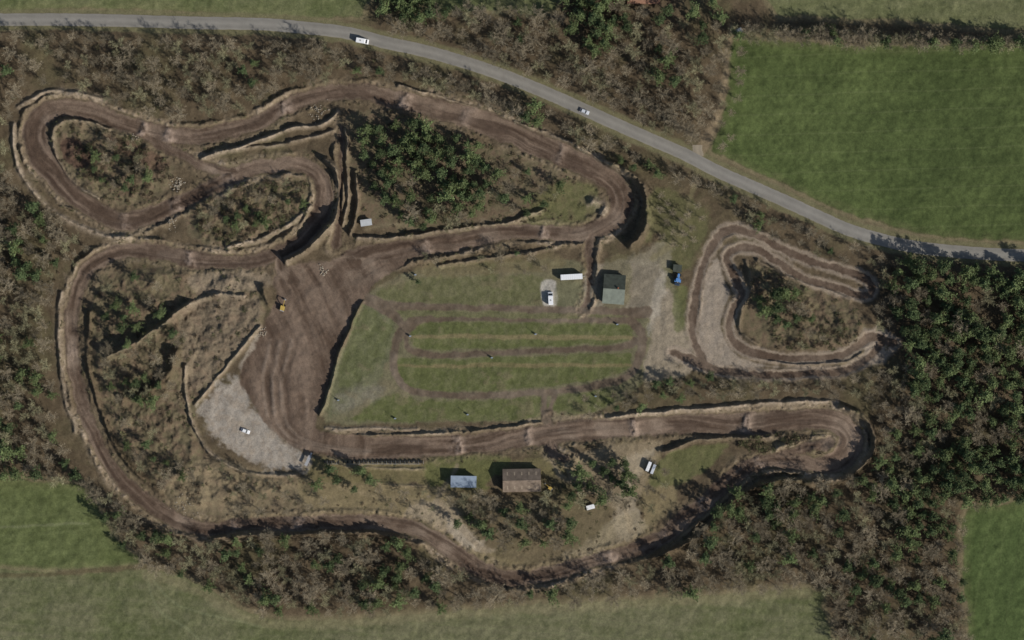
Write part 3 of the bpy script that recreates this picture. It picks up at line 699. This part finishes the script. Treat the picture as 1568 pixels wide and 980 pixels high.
M_blue=simple('blue_paint',(0.08,0.2,0.42),0.5,0.4,3,0.1)
M_yel=simple('yellow_paint',(0.42,0.29,0.07),0.6,0.3,3,0.15)
M_glass=simple('dark_glass',(0.03,0.035,0.04),0.1,0.6,3,0.0)
M_rub=simple('rubber',(0.025,0.025,0.025),0.9,0.2,3,0.1)
M_steel=simple('grey_steel',(0.3,0.3,0.3),0.6,0.3,3,0.15)
M_red=simple('red_lens',(0.4,0.02,0.02),0.4,0.4,3,0)
M_wood=simple('weathered_wood',K(112,92,70),0.9,0.1,3,0.2)
def car(name,px,py,rot,body,van=False,sc=1.0):
    e=empty(name,px,py,rot); e.location.z+=0.14; e.scale=(sc,sc,sc)
    if van:
        w=2.0
        prism(e,'body',[(-2.7,0.35),(2.65,0.35),(2.7,0.9),(2.0,1.2),(1.35,2.0),(1.0,2.3),(-2.6,2.35),(-2.7,2.2)],-w/2,w/2,body,0.1)
        part(e,'windscreen',[(2.02,-0.85,1.24),(2.02,0.85,1.24),(1.4,0.78,2.0),(1.4,-0.78,2.0)],[(0,1,2,3)],M_glass).location=(0.04,0,0.04)
        for s in(-1,1): box(e,'side_window',(1.0,s*1.0,1.6),(0.9,0.03,0.5),M_glass)
        box(e,'roof_vent',(-0.8,0,2.38),(0.6,0.6,0.1),M_steel,0.03)
        wx=(-1.6,1.7)
    else:
        w=1.8
        prism(e,'body',[(-2.2,0.3),(2.2,0.3),(2.25,0.65),(2.1,0.82),(0.95,0.98),(-1.8,1.0),(-2.2,0.9)],-w/2,w/2,body,0.08)
        V=[(1.0,-.82,.96),(1.0,.82,.96),(-1.9,.82,.96),(-1.9,-.82,.96),(0.2,-.66,1.42),(0.2,.66,1.42),(-1.35,.66,1.44),(-1.35,-.66,1.44)]
        part(e,'glasshouse',V,[(0,1,5,4),(1,2,6,5),(2,3,7,6),(3,0,4,7),(4,5,6,7)],M_glass)
        box(e,'roof',(-0.57,0,1.46),(1.6,1.34,0.05),body,0.02)
        wx=(-1.4,1.4)
    for i,x in enumerate(wx):
        for s in(-1,1): wheel(e,'wheel_%d'%(i*2+(s>0)),(x,s*(w/2-0.1),0.33),0.33,0.22,M_rub)
    for s in(-1,1):
        box(e,'headlight',((2.68 if van else 2.24),s*0.65,0.75),(0.06,0.3,0.16),M_silver); box(e,'taillight',((-2.7 if van else -2.2),s*0.7,0.8),(0.06,0.2,0.2),M_red)
        box(e,'mirror',((1.5 if van else 0.8),s*(w/2+0.1),1.2 if van else 1.0),(0.12,0.18,0.14),body)
    return e
car('white_van',555,63,math.radians(-10),M_white,True,1.1)
car('silver_car',895,171,math.radians(-22),M_silver)
car('white_car',376,660,math.radians(-20),M_white,False,0.95)
car('white_van',843,457,math.radians(93),M_white,True,1.1)
def trailer(name,px,py,rot,L,w,h,mat):
    e=empty(name,px,py,rot)
    box(e,'cargo_box',(0,0,0.9+h/2),(L,w,h),mat,0.06)
    for i in range(int(L)): box(e,'roof_rib_%d'%i,(-L/2+0.5+i,0,0.9+h+0.02),(0.06,w-0.1,0.04),M_silver)
    box(e,'chassis',(0,0,0.7),(L-0.3,w*0.6,0.25),M_steel)
    for i,x in enumerate((-L*0.28,-L*0.28-1.0)):
        for s in(-1,1): wheel(e,'wheel_%d_%d'%(i,s+1),(x,s*(w/2-0.2),0.45),0.45,0.3,M_rub)
    box(e,'drawbar',(L/2+0.7,0,0.65),(1.4,0.15,0.15),M_steel); box(e,'rear_doors',(-L/2-0.02,0,0.9+h/2),(0.05,w-0.2,h-0.2),M_silver)
    return e
trailer('box_trailer',875,424,math.radians(3),10.0,2.5,2.6,M_white)
trailer('white_caravan',904,776,math.radians(15),3.8,2.0,1.9,M_white)
trailer('white_caravan',993,714,math.radians(68),4.5,1.5,1.8,M_white)
trailer('grey_caravan',1000,718,math.radians(68),4.5,1.3,1.8,M_silver)
def tractor(name,px,py,rot):
    e=empty(name,px,py,rot)
    box(e,'bonnet',(1.2,0,1.25),(1.9,0.9,0.8),M_blue,0.1); box(e,'chassis',(0,0,0.8),(3.2,0.6,0.4),M_steel,0.05)
    box(e,'cab_glass',(-0.5,0,1.9),(1.4,1.4,1.3),M_glass,0.05,0.92); box(e,'cab_roof',(-0.5,0,2.6),(1.5,1.6,0.14),M_blue,0.05)
    for s in(-1,1):
        wheel(e,'rear_wheel',(-0.8,s*1.0,0.85),0.85,0.5,M_rub); wheel(e,'front_wheel',(1.5,s*0.85,0.55),0.55,0.35,M_rub); box(e,'mudguard',(-0.8,s*1.0,1.78),(1.2,0.55,0.08),M_blue)
    wheel(e,'exhaust',(1.4,0.5,1.9),0.06,0.06,M_steel); box(e,'rear_toolbox',(-2.2,0,1.0),(1.0,2.0,0.9),M_darkp,0.05)
    return e
t=tractor('blue_tractor',1038,427,math.radians(80)); t.scale=(1.15,1.15,1.15)
def digger(name,px,py,rot,sc=1):
    e=empty(name,px,py,rot); e.scale=(sc,)*3
    for s in(-1,1): prism(e,'crawler_track',[(-1.9,0.3),(-1.6,0),(1.6,0),(1.9,0.3),(1.7,0.75),(-1.7,0.75)],s*1.1-0.28,s*1.1+0.28,M_rub,0.05)
    box(e,'undercarriage',(0,0,0.6),(2.0,1.6,0.4),M_steel); box(e,'upper_body',(-0.5,0,1.35),(2.8,2.5,0.9),M_yel,0.12); box(e,'counterweight',(-1.9,0,1.4),(0.5,2.4,1.0),M_steel,0.15)
    box(e,'cab',(0.4,0.75,1.9),(1.4,0.9,1.5),M_glass,0.06,0.9); box(e,'cab_roof',(0.4,0.75,2.68),(1.35,0.9,0.08),M_yel)
    prism(e,'boom',[(0.6,1.4),(2.6,3.6),(4.2,3.4),(4.2,3.05),(2.8,3.1),(1.1,1.2)],-0.35,-0.05,M_yel,0.04)
    prism(e,'dipper_arm',[(4.0,3.6),(4.5,3.5),(4.9,1.3),(4.6,1.2)],-0.3,-0.08,M_yel,0.03)
    prism(e,'bucket',[(4.4,1.3),(5.1,1.4),(5.3,0.7),(4.8,0.2),(4.2,0.5)],-0.65,0.3,M_steel,0.04)
    return e
digger('yellow_excavator',433,471,math.radians(75),0.8)
digger('yellow_excavator',842,747,math.radians(140),0.6)
# buildings
def building(name,px,py,rot,L,Wd,wh,rh,wallm,roofS,roofN,nwin=4,chim=False,strips=0,flat=False):
    e=empty(name,px,py,rot)
    a,b=L/2,Wd/2
    if not flat:
        V=[(-a,-b,-.5),(a,-b,-.5),(a,b,-.5),(-a,b,-.5),(-a,-b,wh),(a,-b,wh),(a,b,wh),(-a,b,wh),(-a,0,rh-0.15),(a,0,rh-0.15)]
        part(e,'walls',V,[(0,1,5,4),(2,3,7,6),(1,2,6,9,5),(3,0,4,8,7)],wallm)
        o=0.5; sl=(rh-wh)/b
        for nm,s,m in(('roof_south',-1,roofS),('roof_north',1,roofN)):
            y1=s*(b+o); z1=wh-sl*o
            V=[(-a-o,0,rh),(a+o,0,rh),(a+o,y1,z1),(-a-o,y1,z1),(-a-o,0,rh-.14),(a+o,0,rh-.14),(a+o,y1,z1-.14),(-a-o,y1,z1-.14)]
            part(e,nm,V,[(0,1,2,3),(7,6,5,4),(1,5,6,2),(0,3,7,4),(3,2,6,7)],m)
            for k in range(strips):
                x=-a+L*(k+0.5)/strips; q0,q1=0.45,0.75
                P0=(y1*q0,rh+(z1-rh)*q0+.03);P1=(y1*q1,rh+(z1-rh)*q1+.03)
                part(e,'rooflight_%d'%k,[(x-.3,P0[0],P0[1]),(x+.3,P0[0],P0[1]),(x+.3,P1[0],P1[1]),(x-.3,P1[0],P1[1])],[(0,1,2,3)],M_rlight)
        box(e,'ridge_cap',(0,0,rh+0.03),(L+2*o,0.3,0.08),roofS)
    else:
        box(e,'walls',(0,0,wh/2-.25),(L,Wd,wh+.5),wallm)
        V=[(-a-.4,-b-.4,wh+.1),(a+.4,-b-.4,wh+.1),(a+.4,b+.4,rh),(-a-.4,b+.4,rh)]
        part(e,'roof',V+[(x,y,z-.12) for x,y,z in V],[(0,1,2,3),(7,6,5,4),(0,4,5,1),(1,5,6,2),(2,6,7,3),(3,7,4,0)],roofS)
    for i in range(nwin):
        x=-a+L*(i+0.5)/nwin
        if i==nwin//2: box(e,'door',(x,-b-.02,1.05),(1.1,.06,2.1),M_wood)
        else: box(e,'window_%d'%i,(x,-b-.02,1.5),(1.2,.05,1.0),M_glass)
        box(e,'rear_window_%d'%i,(x,b+.02,1.5),(1.0,.05,.8),M_glass)
    if chim: box(e,'chimney',(a*0.4,0.6,rh+.1),(.6,.6,1.2),M_brick,.02)
    return e
M_brick=simple('red_brick',K(150,96,74),0.9,0.1,4,0.2)
M_rlight=simple('rooflight_plastic',K(138,124,106),0.7,0.2,2,0.15)
M_wallw=simple('timber_wall',K(120,110,90),0.9,0.1,2,0.15)
M_rgrn=simple('green_grey_roof',K(112,117,106),0.8,0.2,0.6,0.15,stripe=1.5)
M_rgrn_shade_shed=simple('shaded_green_and_shed_roof',K(66,70,62),0.85,0.2,0.6,0.25,stripe=1.5)  # north slope shade painted into the colour; doubles as the shed's dark roof
M_rblue=simple('blue_grey_metal_roof',K(130,142,155),0.6,0.3,0.5,0.1,stripe=2.0)
M_rbrown=simple('brown_roof',K(120,106,92),0.9,0.1,0.5,0.25,stripe=1.2)
M_rbrn_shade=simple('brown_roof_shaded_slope',K(104,93,82),0.9,0.1,0.5,0.25,stripe=1.2)  # brown roof darkened to paint in shade on the barn's north slope
M_rgrey=simple('grey_roof',K(168,170,170),0.7,0.2,0.5,0.1,stripe=2)
M_rred=simple('red_tile_roof',K(134,102,84),0.9,0.1,1,0.2,stripe=2)
building('green_roof_clubhouse',940,443,math.radians(-4),9.0,12.6,3.0,5.4,M_wallw,M_rgrn,M_rgrn_shade_shed,4,True)
building('blue_shed',710,737,math.radians(-1),11.0,4.6,3.8,4.3,M_rblue,M_rblue,M_rblue,3,flat=True)
building('brown_barn',799,735,math.radians(1),16.5,9.6,3.8,5.4,M_wood,M_rbrown,M_rbrn_shade,6,False,5)
building('grey_hut',561,341,math.radians(8),4.4,2.2,2.0,2.4,M_wallw,M_rgrey,M_rgrey,2,flat=True)
building('farmhouse',985,-8,0,14,8,3,6.5,M_brick,M_rred,M_rred,5,True)
building('dark_storage_shed',1037,411,math.radians(-5),3.2,2.6,2.2,2.6,M_wood,M_rgrn_shade_shed,M_rgrn_shade_shed,1,flat=True)
building('small_field_shelter',1131,49,math.radians(30),3.0,2.0,2.0,2.3,M_white,M_rgrey,M_rgrey,1,flat=True)
g=empty('starting_gate',571,707,0)
box(g,'rear_rail',(0,-1.0,0.6),(44,0.12,0.12),M_steel)
for i in range(22):
    x=-22+i*2.1
    box(g,'gate_bay_%d'%i,(x,0,0.45),(0.7,1.2,0.9),M_rub,0.03)
    box(g,'divider_%d'%i,(x+1.05,-0.3,0.3),(0.08,1.6,0.6),M_steel)
g=empty('race_control_scaffold',472,705,math.radians(65))
box(g,'platform',(0,0,2.4),(5,1.4,0.12),M_steel)
for x in(-2.3,0,2.3):
    for y in(-.6,.6): box(g,'leg',(x,y,1.2),(0.1,0.1,2.4),M_steel)
box(g,'handrail',(0,.65,3.3),(5,.06,.06),M_steel); box(g,'stairs',(3.1,0,1.2),(1.6,.8,.1),M_steel)
for px,py in [(716,634),(518,612),(820,511),(753,547),(628,514),(945,496),(605,640),(912,606),(636,420)]:
    g=empty('utility_post',px,py,0)
    wheel(g,'base',(0,0,0.15),0.15,0.4,M_steel); box(g,'pole',(0,0,2.0),(0.16,0.16,4.0),M_steel,0.02,0.7); box(g,'socket_cabinet',(0.0,-0.25,0.9),(0.9,0.5,1.2),M_rblue,0.03); box(g,'lamp_arm',(0.4,0,3.9),(0.9,0.1,0.1),M_steel)
M_rock=simple('concrete_rubble',K(150,140,124),0.9,0.1,3,0.25)
def rubble(px,py,n,sp,smax):
    random.seed(int(px)); V=[];F=[]
    h0=hat(px,py)
    for _ in range(n):
        c=Vector((random.gauss(0,sp),random.gauss(0,sp),0)); s=random.uniform(.2,smax)
        c.z=s*0.2+max(0,0.8-c.length/sp*.5)*.6+hat(px+c.x/S,py-c.y/S)-h0
        k=len(V)
        for d in [(1,0,0),(-1,0,0),(0,1,0),(0,-1,0),(0,0,1),(0,0,-1),(.7,.7,.6),(-.7,.6,.6)]:
            V.append(tuple(c+Vector(d)*s*random.uniform(.6,1.1)))
        F+= [(k+a,k+b_,k+c_) for a,b_,c_ in((0,6,4),(6,2,4),(2,7,4),(7,1,4),(1,3,4),(3,0,4),(0,2,6),(2,1,7),(0,5,2),(2,5,1),(1,5,3),(3,5,0))]
    g=empty('rubble_pile',px,py,0); part(g,'blocks',V,F,M_rock)
for a in [(272,282,60,1.6,.6),(262,342,30,1.4,.5),(486,172,40,2.2,.5),(495,415,30,1.2,.5),(284,772,40,2.5,.4),(402,508,26,1.3,.5),(890,745,24,1.5,.4),(207,212,16,1.0,.5)]: rubble(*a)
random.seed(77)
yt=[mk('young_tree_mesh',*baretree(40+i,8,1.9,.6,.03),[M_bark]) for i in range(2)]
rows=[(1012,300),(1022,312),(1010,322),(1030,326),(1042,338),(1020,340),(1052,330),(1058,350),(1046,358),(1030,356),(1014,362),(1062,368),(1048,378),(1030,376),(1068,315),(1075,335)]
for px,py in rows:
    o=linkobj('young_bare_tree',random.choice(yt)); x,y=W(px,py); o.location=(x,y,hat(px,py)-.1); o.rotation_euler=(0,0,random.uniform(0,6)); s=random.uniform(.8,1.15); o.scale=(s,s,s)
for px,py,k,s in [(640,432,1,.45),(668,400,0,.7),(652,392,0,.6),(690,768,0,.9),(700,800,1,.8),(768,385,0,.8),(1040,560,0,.6),(12,690,1,1.4)]:
    o=linkobj('pine_tree' if k else 'bare_tree',random.choice(pines if k else bare)); x,y=W(px,py); o.location=(x,y,hat(px,py)-.1); o.rotation_euler=(0,0,random.uniform(0,6)); o.scale=(s,s,s)
# ------------------------------------------------------------ light, sky, camera
el=math.radians(35); ax,ay=0.83,-0.56; l=math.hypot(ax,ay); ax/=l; ay/=l
sd=bpy.data.lights.new('sun','SUN'); sd.energy=4.5; sd.angle=math.radians(0.5); sd.color=(1,0.96,0.9)
so=bpy.data.objects.new('sun',sd); root.objects.link(so)
so.rotation_euler=Vector((ax*math.cos(el),ay*math.cos(el),math.sin(el))).to_track_quat('Z','Y').to_euler(); so.location=(100,-80,200)
w=bpy.data.worlds.new('World'); scene.world=w; w.use_nodes=True; nt=w.node_tree
sk=nt.nodes.new('ShaderNodeTexSky'); sk.sky_type='NISHITA'; sk.sun_disc=False; sk.sun_elevation=el; sk.sun_rotation=math.atan2(ax,ay)
nt.links.new(sk.outputs[0],nt.nodes['Background'].inputs[0]); nt.nodes['Background'].inputs[1].default_value=0.09
cam=bpy.data.cameras.new('camera'); co=bpy.data.objects.new('camera',cam); root.objects.link(co)
co.location=(0,0,1600); co.rotation_euler=(0,0,0); cam.sensor_width=36; cam.lens=36*1600/(1568*S); cam.clip_start=10; cam.clip_end=20000
scene.camera=co
scene.view_settings.view_transform='Standard'; scene.view_settings.look='None'; scene.view_settings.exposure=0; scene.view_settings.gamma=1
print('bare',len(barepts),'pine',len(pinepts),'bush',len(bp))
